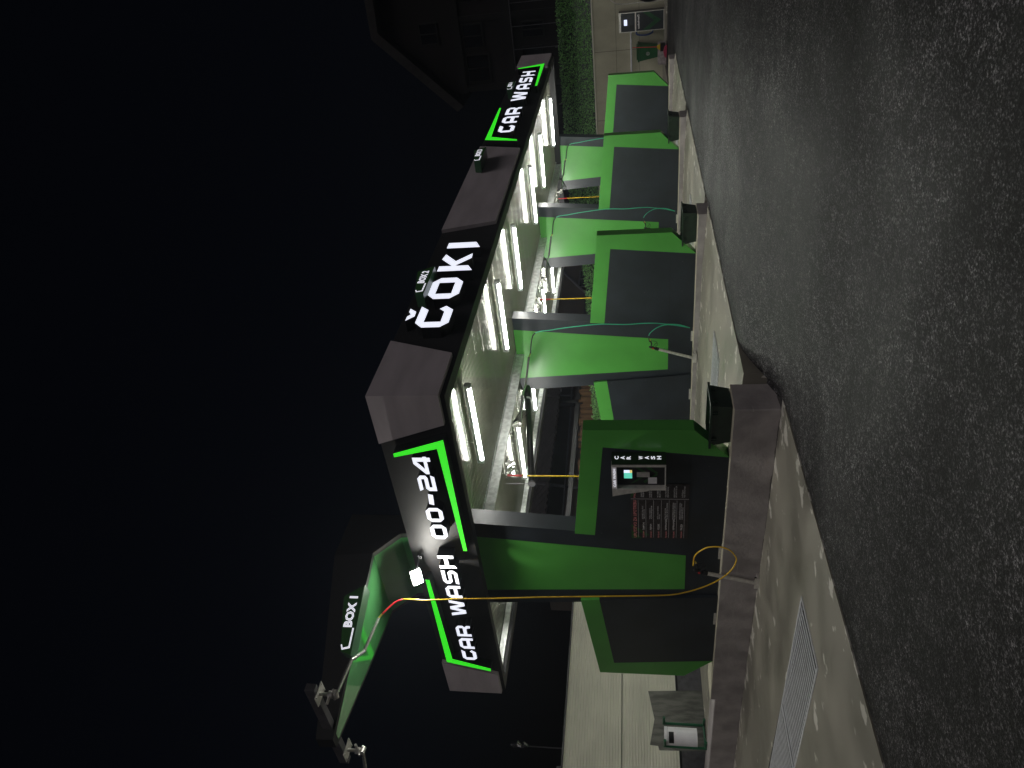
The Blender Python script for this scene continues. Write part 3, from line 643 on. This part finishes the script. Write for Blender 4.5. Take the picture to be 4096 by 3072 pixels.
# ------------------------------------------------------------------ poster
po = thing('instruction_poster', 'dark instruction poster with red heading beside the payment machine', 'poster', (0, 1.93, .6))
Pf = lambda a, b, d: (d, -a, b)      # a from 0 (left) to 1.34
p = MB(); p.prism([(0, 0), (1.34, 0), (1.34, .97), (0, .97)], Pf, -.005, -.001); sh = p.build('poster_sheet', 'poster', po)
p = MB(); p.prism([(.0, .97), (.22, .97), (0, .78)], Pf, -.0065, -.0055); p.build('corner_print', 'postergreen', sh); p = MB(); p.prism([(.07, .70), (.30, .97), (.36, .97), (.1, .66)], Pf, -.0065, -.0055); p.build('corner_print', 'postergreen', sh); p = MB(); p.prism([(1.02, .97), (1.14, .97), (1.34, .78), (1.34, .70)], Pf, -.0065, -.0055); p.build('corner_print', 'postergreen', sh)
p = MB(); p.prism([(.985, 0), (.99, 0), (.99, .97), (.985, .97)], Pf, -.0075, -.0065)
for i in range(7): zz = .845 - i * .13; p.prism([(.03, zz), (.96, zz), (.96, zz + .0035), (.03, zz + .0035)], Pf, -.0075, -.0065)
p.build('ruled_lines', 'textgrey', sh)
text_mesh('poster_heading', 'UPUTSTVO ZA UPOTREBU', Pf, .03, .875, .93, .055, 'textred', sh, bold=.01, d=-.0076)
text_mesh('poster_heading', 'PAŽNJA', Pf, 1.02, .875, .27, .055, 'textred', sh, bold=.01, d=-.0076)
rows = [('PROGRAM 1', 'ŠAMPON', 'EKSTRA ŠAMPON, TOPLA VODA ZA\nTEMELJNO PRANJE VOZILA'), ('PROGRAM 2', 'PJENA', 'TOPLA VODA SA\nAKTIVNOM PJENOM'), ('PROGRAM 3', 'VOSAK', 'ZAŠTITA VOZILA, VOSKOM ZA\nVISOKI SJAJ'),
        ('PROGRAM 4', 'ISPIRANJE', 'ISPIRANJE TOPLOM VODOM,\nBEZ KAMENCA, BEZ FLEKA I BEZ BRISANJA'), ('PROGRAM 5', 'ISPIRANJE', 'ISPIRANJE DEMINERALIZOVANOM VODOM\nBEZ KAMENCA, BEZ FLEKA I BEZ BRISANJA'), ('PROGRAM 6', 'PAUZA', 'NAKON NANOŠENJA AKTIVNE PJENE\nPOTREBNO JE OSTAVITI NA VOZILU\n30 SEKUNDI PRIJE ISPIRANJA')]
for i, (a, b, c) in enumerate(rows):
    zz = .745 - i * .13
    text_mesh('poster_text', a, Pf, .03, zz, .17, .028, 'textred', sh, bold=.01, d=-.0076)
    text_mesh('poster_text', b, Pf, .23, zz - .002, .030 * len(b), .036, 'textwhite', sh, bold=.005, d=-.0076)
    text_mesh('poster_text', c, Pf, .50, zz - .012, .40 if i > 2 else .32, .055 if i < 5 else .075, 'textgrey', sh, bold=.004, d=-.0076)
for i in range(6):
    text_mesh('poster_text', ['ZABRANJENO\nPRANJE MOTORA', 'DRŽATI\nPIŠTOLJ', 'NE USMJERAVATI\nMLAZ U LICA', 'VODU POD PRITISKOM\nDRŽATI SA OBE RUKE', 'PREPORUČENA\nDISTANCA 30 CM', 'ZA OŠTEĆENJA NA\nVOZILU NE ODGOVARAMO'][i], Pf, 1.03, .74 - i * .135, .26, .06, 'textgrey', sh, bold=.004, d=-.0076)

# ------------------------------------------------------------------ tubs on the kerb ends
def tub(k, label, first=[None]):
    loc = (k * BW + .28, -.64, 0.0)
    if first[0]: return dup(first[0], loc, label)
    t = thing('plastic_tub', label, 'tub', loc, 'dark green tubs on the kerb ends')
    p = MB()
    def ring(sx, sy, z): return [(-sx, -sy, z), (sx, -sy, z), (sx, sy, z), (-sx, sy, z)]
    o0, o1, i1, i0 = ring(.24, .35, .006), ring(.28, .40, .33), ring(.262, .382, .33), ring(.225, .335, .02)
    for A_, B_ in ((o0, o1), (o1, i1), (i1, i0)):
        for j in range(4): p.quad([A_[j], A_[(j + 1) % 4], B_[(j + 1) % 4], B_[j]])
    p.quad(i0); p.quad(o0); p.build('tub_body', 'tub', t)
    p = MB(); r0, r1 = ring(.31, .43, .30), ring(.31, .43, .335)
    q1 = ring(.266, .386, .336); q0 = ring(.283, .403, .30)
    for A_, B_ in ((r0, r1), (r1, q1), (q1, q0), (q0, r0)):
        for j in range(4): p.quad([A_[j], A_[(j + 1) % 4], B_[(j + 1) % 4], B_[j]])
    p.build('tub_rim', 'tub', t)
    for yy in (-.28, -.24, .24, .28): p = MB(); p.box(-.30, -.278, yy - .01, yy + .01, .22, .298); p.build('tub_rib', 'tub', t)
    for xx in (-.18, -.14, .14, .18): p = MB(); p.box(xx - .008, xx + .008, -.42, -.398, .22, .298); p.build('tub_rib', 'tub', t)
    first[0] = t; return t
tub(0, 'largest looking dark green tub, on the tall kerb end of the nearest wall')
tub(1, 'dark green tub on the kerb end of the second wall'); tub(2, 'dark green tub on the kerb end of the third wall, farthest of the three')

# ------------------------------------------------------------------ black ceiling pipe behind
t = thing('ceiling_pipe', 'long black pipe with pale clamps hanging under the rear roof of the nearest bay', 'pipe', (3.1, 3.62, 3.85))
p = MB(); p.tube([(0, 0, 0), (3.0, -.12, .40)], .075, 18); p.build('pipe_sleeve', 'black', t, smooth=True)
p = MB(); p.tube([(3.02, -.12, .405), (3.5, -.14, .47)], .095, 18); p.build('pipe_socket', 'black', t, smooth=True)
for f_, r_ in ((.0, .085), (.99, .105)):
    p = MB(); c0 = Vector((3.02 * f_, -.12 * f_, .405 * f_)); dd = Vector((3.0, -.12, .4)).normalized()
    p.tube([c0 - dd * .02, c0 + dd * .02], r_, 18); p.tube([c0 + Vector((0, 0, .08)), c0 + Vector((0, 0, .60 if f_ == 0 else .25))], .008, 6); p.build('pipe_clamp', 'darksteel' if f_ == 0 else 'white_plastic', t)
# loose cables under the middle beam swivels
for k in range(3):
    t = thing('cable_bundle', ('black cables drooping beside the boom swivel in the nearest roof bay', 'black cables drooping beside the boom swivel in the middle roof bay', 'black cables drooping beside the boom swivel in the farthest roof bay')[k], 'cables', (k * BW + 4.5, 2.95, 4.38), 'cables under the roof beams')
    for i in range(4):
        p = MB(); p.tube(smoothline([(0, 0, 0), (.6, .05 * i, -.16 - .05 * i), (1.3, .04, -.10), (1.5 + .1 * i, .1, .1), (1.7, .1, .2)], 6), .012, 6); p.build('cable', 'black', t, smooth=True)

# ------------------------------------------------------------------ left background: cream clad building, sheet, bin
cb_ = thing('clad_building', 'low cream building with ribbed metal cladding behind the nearest wall', 'building', (-8, 12, -.7))
p = MB(); xx = 0; n = 40; z0_, z1_ = 1.16, 4.28
step = (z1_ - z0_) / n
prof = []
for i in range(n):
    za = z0_ + i * step; prof += [(0, za), (0, za + step * .42), (.018, za + step * .52), (.018, za + step * .9)]
prof.append((0, z1_))
for i in range(len(prof) - 1):
    (a, za), (b, zb_) = prof[i], prof[i + 1]
    p.quad([(0, a, za), (15.8, a, za), (15.8, b, zb_), (0, b, zb_)])
p.build('ribbed_cladding', 'cream', cb_)
p = MB(); p.box(.01, 15.79, .03, 6, -.3, 4.27); p.build('core_wall', 'return', cb_)
p = MB(); p.box(0, 15.82, -.015, .028, 2.70, 2.706); p.build('sheet_joint', 'return', cb_)
p = MB(); p.box(-.05, 15.85, -.03, 6.05, 4.285, 4.33); p.build('roof_edge', 'return', cb_)
p = MB(); p.box(0, 15.8, .0, .029, -.3, 1.10); p.build('plinth', 'darksteel', cb_)
p = MB(); p.box(.0, 15.8, -.02, .0, 1.10, 1.16); p.build('base_trim', 'return', cb_)
# sheet metal leaning behind
o = MB(); o.prism([(2.28, -.2), (2.22, 1.26), (1.44, 1.12), (.75, 1.25), (.73, 1.05), (.62, 1.02), (.64, -.2)], lambda a, b, d: (a, 10.4 + d + (b * .05), b), 0, .004)
tag(o.build('metal_sheet', 'sheet'), 'scratched grey metal sheet standing against the cream building', 'metal sheet')
# bin in a frame
t = thing('litter_bin', 'white litter bin hung in a green tube frame on the low kerb', 'litter bin', (.73, 9.9, -.1))
for dx in (-.28, .30):
    p = MB(); p.tube([(dx, 0, 0), (dx, 0, 1.03)], .035, 10); p.tube([(dx, 0, .03), (dx - .02, -.32, .03)], .03, 10); p.tube([(dx, 0, 1.0), (dx - .02, -.3, 1.0)], .035, 10); p.tube([(dx - .02, -.30, .0), (dx - .02, -.30, 1.0)], .0001, 4); p.build('frame_leg', 'cangreen', t, smooth=False)
p = MB(); p.tube([(-.28, 0, .03), (.30, 0, .03)], .03, 10); p.tube([(-.28, 0, .98), (.30, 0, .98)], .012, 8); p.build('cross_bar', 'cangreen', t)
p = MB(); p.tube([(-.06, -.05, .22), (-.06, -.05, .92)], .22, 28); ca = p.build('bin_can', 'canwhite', t, smooth=False)
p = MB(); p.tube([(-.06, -.05, .93), (-.06, -.05, 1.0)], .225, 28); p.build('bin_lid', 'canwhite', t)
p = MB()
for i in range(7):
    a0 = math.radians(-160 + i * 10); a1 = math.radians(-150 + i * 10); r = .2225
    p.quad([(-.06 + r * math.cos(a0), -.05 + r * math.sin(a0), .78), (-.06 + r * math.cos(a1), -.05 + r * math.sin(a1), .78), (-.06 + r * math.cos(a1), -.05 + r * math.sin(a1), .90), (-.06 + r * math.cos(a0), -.05 + r * math.sin(a0), .90)])
p.build('bin_opening', 'black', ca)
t = thing('wrapped_pole', 'thin dark pole with crumpled foil wrapped round its top, above the cream roof', 'pole', (2.33, 14, 3.6))
p = MB(); p.tube([(0, 0, 0), (0, 0, 1.4)], .02, 6); p.build('pole_rod', 'darksteel', t)
p = MB(); p.tube([(0, 0, 1.3), (.05, 0, 1.42), (-.02, 0, 1.5), (.06, 0, 1.62), (0, 0, 1.76), (.04, 0, 1.84)], [.05, .09, .06, .1, .08, .02], 7); p.build('foil_wrap', 'foil', t)
tag((lambda b: (b.box(-.14, .14, -.1, .1, -.0, 4.6), b.build('roof_post', 'darksteel', loc=(1.75, 14.3, -.6)))[1])(MB()), 'dim grey post standing behind the cream building roof', 'post')

# ------------------------------------------------------------------ retaining wall and plastic-grass fence
rw = MB(); rw.box(32, 32.35, -16, 10.2, -.6, 3.30); rw.box(8, 31.998, 9.95, 10.25, -.6, 2.3)
rwo = rw.build('retaining_wall', 'retaining', bevel=.03)
j = MB()
for yy in (-9.5, -6., -2.6, .9, 4.4, 7.8): j.box(31.995, 32.001, yy, yy + .02, -.2, 3.27)
j.box(31.995, 32.001, -16, 9.9, 2.15, 2.165)
j.box(31.995, 32.001, -16, 9.9, .98, .99); j.build('formwork_joint_lines', 'textjoint', rwo)
j = MB(); j.box(31.97, 32.37, -16, 9.9, 3.302, 3.36); j.build('coping', 'cream', rwo)
tag(rwo, 'long pale concrete retaining wall below the plastic grass fence', 'retaining wall')
tf = thing('grass_fence', 'green plastic grass fence standing on the concrete retaining wall', 'fence', (32, 10, 2.3))
def rtop(x): return 3.08 + (x - 13) * .072 if x < 24 else 3.87 + (x - 24) * .15
p = MB()
def leafy(p, O, U, V, n, size, dpt):
    N = U.cross(V).normalized()
    for i in range(n):
        a, b = random.random(), random.random(); c = O + U * a + V * b + N * random.uniform(-dpt, dpt)
        d1 = Vector((random.uniform(-1, 1), random.uniform(-1, 1), random.uniform(-.4, 1))).normalized() * size * random.uniform(.6, 1.3)
        d2 = Vector((random.uniform(-1, 1), random.uniform(-1, 1), random.uniform(-1, 1))).normalized() * size * .35
        p.quad([c, c + d1 + d2, c + d1 * 1.3 - d2])
O_ = Vector((32, 10, 2.3))
leafy(p, Vector((32.05, -16, 3.38)) - O_, Vector((0, 26, 0)), Vector((0, 0, 1.72)), 34000, .075, .03)
p.build('grass_blades', 'turf', tf)
p = MB()
for i in range(24):
    x0_ = 8 + i; leafy(p, Vector((x0_, 9.98, 2.28)) - O_, Vector((1, 0, 0)), Vector((0, 0, rtop(x0_ + .5) - 2.28)), 700, .08, .04)
p.build('grass_blades', 'turf', tf)
p = MB(); p.box(.10, .14, -26, 0, 1.0, 2.8)
for i in range(24): p.box(8 + i - 32, 9 + i - 32, .08, .12, -.1, rtop(8.5 + i) - 2.3)
p.build('backing_mesh', 'panel_dark', tf)
p = MB()
for i in range(9): p.tube([(.2, -24 + i * 2.9, 1.), (.2, -24 + i * 2.9, 3.0)], .03, 6)
p.build('fence_posts', 'darksteel', tf)
# rail pipe along the wall
tag((lambda b: (b.tube([(0, 0, 0), (0, 1.95, 0)], .045, 10), b.tube([(0, .3, 0), (.1, .3, 0)], .02, 6), b.tube([(0, 1.6, 0), (.1, 1.6, 0)], .02, 6), b.build('wall_pipe', 'canwhite', loc=(31.9, .05, 1.4)))[3])(MB()), 'pale horizontal pipe fixed along the concrete retaining wall', 'pipe')

# vacuum station
vt = thing('vacuum_machine', 'black and green vacuum machine with lit display against the retaining wall', 'vacuum machine', (31.2, -.52, -.22))
p = MB(); p.box(0, .6, -.43, .43, 0, 2.2); vb = p.build('vacuum_cabinet', 'panel_dark', vt, bevel=.01)
p = MB(); p.box(-.02, .0, -.45, -.42, 0, 2.2); p.box(-.02, 0, .42, .45, 0, 2.2); p.box(-.02, 0, -.42, .42, 1.36, 1.42); p.box(-.02, 0, -.42, .42, 0, .04); p.box(-.02, .0, -.42, .42, 2.1, 2.2); p.build('steel_frame', 'steel', vt)
vf = lambda a, b, d: (d, -a, b)
p = MB(); p.prism([(-.13, 1.80), (.13, 1.80), (.13, 1.95), (-.13, 1.95)], vf, -.012, -.002); p.build('display', 'screenw', vb)
p = MB(); p.box(-.012, -.002, .12, .32, 1.50, 1.66); p.build('coin_slot', 'return', vb)
text_mesh('cabinet_lettering', 'usisivač', vf, -.33, 1.20, .66, .10, 'textwhite', vb, bold=.05, d=-.004)
p = MB(); p.prism([(-.40, .75), (-.0, .15), (.40, .75), (.40, 1.05), (0, .48), (-.40, 1.05)], vf, -.01, -.002); p.build('green_chevron', 'wheelie', vb)
p = MB(); p.tube(smoothline([(.1, .47, 1.35), (-.05, .58, 1.3), (-.1, .62, .9), (-.05, .55, .6), (.1, .47, .55)], 6), .04, 8); p.build('suction_hose', 'blueish', vt)
t = thing('hose_post', 'curved steel hose post with coiled black hose beside the vacuum machine', 'hose post', (31.3, -1.35, -.22))
p = MB(); p.tube(smoothline([(0, 0, 0), (0, 0, 1.2), (0, 0, 2.0), (-.02, -.1, 2.4), (-.04, -.35, 2.62), (-.05, -.7, 2.6)], 6), .028, 8); p.build('post_tube', 'steel', t, smooth=True)
p = MB()
for i in range(5):
    pts = [(-.05 - i * .02, -.45 + (.42 - i * .03) * math.cos(q / 20 * 2 * math.pi), .72 + (.68 - i * .05) * math.sin(q / 20 * 2 * math.pi)) for q in range(21)]
    p.tube(pts, .04, 7)
p.build('coiled_hose', 'black', t, smooth=True)
# wheelie bin
t = thing('wheelie_bin', 'green wheelie bin with a round emblem next to the vacuum machine', 'wheelie bin', (31.3, .88, -.22))
p = MB()
a0 = [(-.28, -.24, .06), (.28, -.22, .06), (.28, .22, .06), (-.28, .24, .06)]; a1 = [(-.36, -.36, 1.22), (.36, -.36, 1.22), (.36, .40, 1.22), (-.36, .40, 1.22)]
for j in range(4): p.quad([a0[j], a0[(j + 1) % 4], a1[(j + 1) % 4], a1[j]])
p.quad(a0); p.quad(a1); wb = p.build('bin_body', 'wheelie', t, bevel=.02)
p = MB(); p.box(-.39, .38, -.40, .44, 1.225, 1.30); p.box(-.34, .34, -.3, .34, 1.30, 1.36); p.build('bin_lid', 'wheelie', t, bevel=.025)
for s_ in (-.25, .2):
    p = MB(); p.tube([(.2 + 0, s_, .11), (.2, s_ + .06, .11)], .11, 14); p.build('wheel', 'black', t)
p = MB()
for i in range(24):
    a0_, a1_ = 2 * math.pi * i / 24, 2 * math.pi * (i + 1) / 24
    p.quad([(-.345, .07 + r * math.cos(q), .80 + r * math.sin(q)) for r, q in ((.085, a0_), (.085, a1_), (.072, a1_), (.072, a0_))])
p.box(-.35, -.344, .03, .055, .77, .83); p.box(-.35, -.344, .085, .11, .77, .83); p.build('round_emblem', 'textgrey', wb)
# cleaning crate, bucket and brush
t = thing('plastic_crate', 'worn white slatted crate on the ground by the wheelie bin', 'crate', (28.9, .5, -.22))
p = MB(); p.box(-.25, .25, -.45, .45, 0, .04); p.box(-.27, -.24, -.45, .45, .0, .38); p.box(.24, .27, -.45, .45, 0, .38); p.box(-.24, .24, -.47, -.44, 0, .38)
for i in range(5): p.box(-.24, .24, .44, .47, .0 + i * .08, .05 + i * .08)
p.build('crate_body', 'binwhite', t, bevel=.006)
t = thing('broom', 'red handled broom with yellow and black head leaning over the white crate', 'broom', (28.5, .12, -.15))
p = MB(); p.tube([(0, 0, .35), (.35, .02, 1.5)], .017, 8); p.build('broom_handle', 'red', t)
p = MB(); p.prism([(-.12, .22), (.16, .22), (.10, .30), (.05, .36), (-.05, .36), (-.08, .30)], lambda a, b, d: (d, a, b), -.06, .06); p.build('broom_head', 'binyellow', t, bevel=.01)
p = MB(); p.box(-.07, .07, -.16, .20, .0, .215); p.build('bristles', 'black', t)
o = MB(); o.prism([(-.15, 0), (.4, .02), (.3, .12), (.12, .16), (-.1, .10)], lambda a, b, d: (d, a, b), -.12, .1)
tag(o.build('floor_cloth', 'binred', bevel=.03, loc=(28.35, .2, -.23)), 'crumpled pink red cloth on the ground in front of the crate', 'cloth')

# ------------------------------------------------------------------ neighbours
def window(parent, fn, a0, a1, b0, b1, frame='houseconc'):
    p = MB(); r = .08
    p.prism([(a0, b0), (a1, b0), (a1, b1), (a0, b1)], fn, -.06, .0, [(a0 + r, b0 + r), (a1 - r, b0 + r), (a1 - r, b1 - r), (a0 + r, b1 - r)])
    am = (a0 + a1) / 2; p.prism([(am - .03, b0 + r), (am + .03, b0 + r), (am + .03, b1 - r), (am - .03, b1 - r)], fn, -.055, -.012)
    f = p.build('window', frame, parent)
    p = MB(); p.prism([(a0 + r, b0 + r), (a1 - r, b0 + r), (a1 - r, b1 - r), (a0 + r, b1 - r)], fn, -.01, -.004); p.build('pane', 'glassdark', f); return f
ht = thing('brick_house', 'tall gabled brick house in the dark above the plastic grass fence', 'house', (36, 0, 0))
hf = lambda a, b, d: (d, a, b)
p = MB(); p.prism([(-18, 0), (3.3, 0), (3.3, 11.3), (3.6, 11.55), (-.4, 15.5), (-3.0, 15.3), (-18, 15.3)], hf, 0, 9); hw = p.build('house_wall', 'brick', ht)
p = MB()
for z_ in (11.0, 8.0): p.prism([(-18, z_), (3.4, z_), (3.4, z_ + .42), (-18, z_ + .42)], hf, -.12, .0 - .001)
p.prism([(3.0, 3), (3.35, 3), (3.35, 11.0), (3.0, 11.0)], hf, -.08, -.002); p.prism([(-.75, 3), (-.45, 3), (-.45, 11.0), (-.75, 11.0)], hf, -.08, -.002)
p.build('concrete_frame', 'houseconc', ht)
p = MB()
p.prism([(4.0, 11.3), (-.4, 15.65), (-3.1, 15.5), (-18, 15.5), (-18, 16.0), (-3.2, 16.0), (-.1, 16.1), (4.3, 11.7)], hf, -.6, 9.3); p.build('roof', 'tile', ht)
for a0, a1, b0, b1 in ((-.35, 1.0, 9.7, 10.9), (1.3, 2.85, 9.5, 10.9), (-3.0, -1.4, 9.7, 10.9), (-.6, .6, 12.3, 13.4), (1.1, 2.1, 6.4, 7.6), (-.2, .7, 6.2, 7.5)): window(hw, lambda a, b, d: (d, a, b), a0, a1, b0, b1)
p = MB()
for i in range(12): p.tube([(-.25, -12 + i * 1.2, 5.2), (-.25, -12 + i * 1.2, 8.0)], .02, 5)
p.tube([(-.25, -13, 8.0), (-.25, 2.9, 8.0)], .03, 5); p.build('balcony_rails', 'darksteel', ht)
# plaster house behind the second covered bay
h2 = thing('plaster_house', 'dim rendered house with a slanting downpipe seen between second and third wall', 'house', (34, 15, 0))
p = MB(); p.box(-9.5, 4, 0, 6, 0, 7.5); hw = p.build('house_wall', 'plaster', h2)
window(hw, lambda a, b, d: (a, d, b), -1.4, .85, 3.6, 5.0, 'darksteel')
p = MB(); p.tube([(1.0, -.12, 6.3), (-1.9, -.12, 4.7), (-2.3, -.12, 4.45), (-2.4, -.12, 3.6)], .08, 10); p.build('downpipe', 'darksteel', h2)
p = MB(); p.prism([(-9.9, 7.5), (4.4, 7.5), (4.4, 7.7), (-9.9, 7.7)], lambda a, b, d: (a, d, b), -.6, 6.5); p.build('roof', 'tile', h2)
# shed with clay tiles behind the first covered bay
h3 = thing('tiled_shed', 'dark shed with a wavy clay tile roof seen under the nearest roof bay', 'shed', (17, 15, 0))
p = MB(); p.box(-6, 6.2, 0, 4, 0, 5.3); p.build('shed_wall', 'plaster', h3)
p = MB(); n = 150; m_ = 16
for j in range(m_):
    z_a = 5.25 + j * .13; ya = -.5 + j * .18
    k0 = len(p.v)
    for i in range(n + 1):
        xw = -6.2 + i * 12.6 / n; w_ = .075 * abs(math.sin(i * math.pi / 5))
        p.v += [(xw, ya, z_a + w_), (xw, ya + .22, z_a + w_ + .15)]
    for i in range(n): p.f.append((k0 + 2 * i, k0 + 2 * i + 1, k0 + 2 * i + 3, k0 + 2 * i + 2)); p.m.append(0)
    k0 = len(p.v)
    for i in range(n + 1):
        xw = -6.2 + i * 12.6 / n; w_ = .075 * abs(math.sin(i * math.pi / 5)); p.v += [(xw, ya - .001, z_a + w_), (xw, ya - .001, z_a + w_ - .05)]
    for i in range(n): p.f.append((k0 + 2 * i, k0 + 2 * i + 1, k0 + 2 * i + 3, k0 + 2 * i + 2)); p.m.append(0)
p.build('tile_roof', 'tile', h3)
p = MB(); p.tube([(-6, -.3, 4.55), (6, -.3, 4.7)], .04, 8); p.tube([(3.9, -.3, 4.6), (3.9, -.3, 6.9)], .05, 8); p.tube([(-2.9, -.2, 2.6), (-2.2, -.2, 6.9)], .07, 8); p.build('shed_pipes', 'darksteel', h3)
window(h3, lambda a, b, d: (a, d, b), -5.6, -4.2, 3.9, 5.0, 'darksteel')
# plank fence
p = MB(); x_ = 8.2
while x_ < 18:
    w_ = random.uniform(.10, .22); zt = 3.62 + random.uniform(-.08, .10) + (x_ - 13) * .035; p.box(x_, x_ + w_ - .012, -.015 + random.uniform(0, .02), .03, 2.2, zt); x_ += w_
p.box(8.2, 18, .032, .09, 3.1, 3.2)
tag(p.build('plank_fence', 'wood', loc=(0, 10.5, 0)), 'weathered brown plank fence behind the plastic grass', 'fence')
p = MB(); p.box(8, 24, -.1, .1, 3.78, 3.95); p.box(15.3, 15.5, -.1, .1, 2, 4.6)
tag(p.build('dark_rail', 'return', loc=(0, 10.9, 0)), 'black horizontal rail above the plank fence', 'rail')

# ------------------------------------------------------------------ damp night air
hz = MB(); hz.box(-60, 75, -60, 60, -3, 30); hz.v = [tuple(q) for q in hz.v]
M['haze'] = bpy.data.materials.new('damp air'); M['haze'].use_nodes = True; hn = M['haze'].node_tree
hn.nodes.remove(hn.nodes['Principled BSDF']); pv = hn.nodes.new('ShaderNodeVolumePrincipled')
pv.inputs['Color'].default_value = (.75, .85, 1, 1); pv.inputs['Density'].default_value = .0008; pv.inputs['Anisotropy'].default_value = .5
hn.links.new(pv.outputs[0], hn.nodes['Material Output'].inputs['Volume'])
ho = hz.build('haze', 'haze'); ho['kind'] = 'stuff'
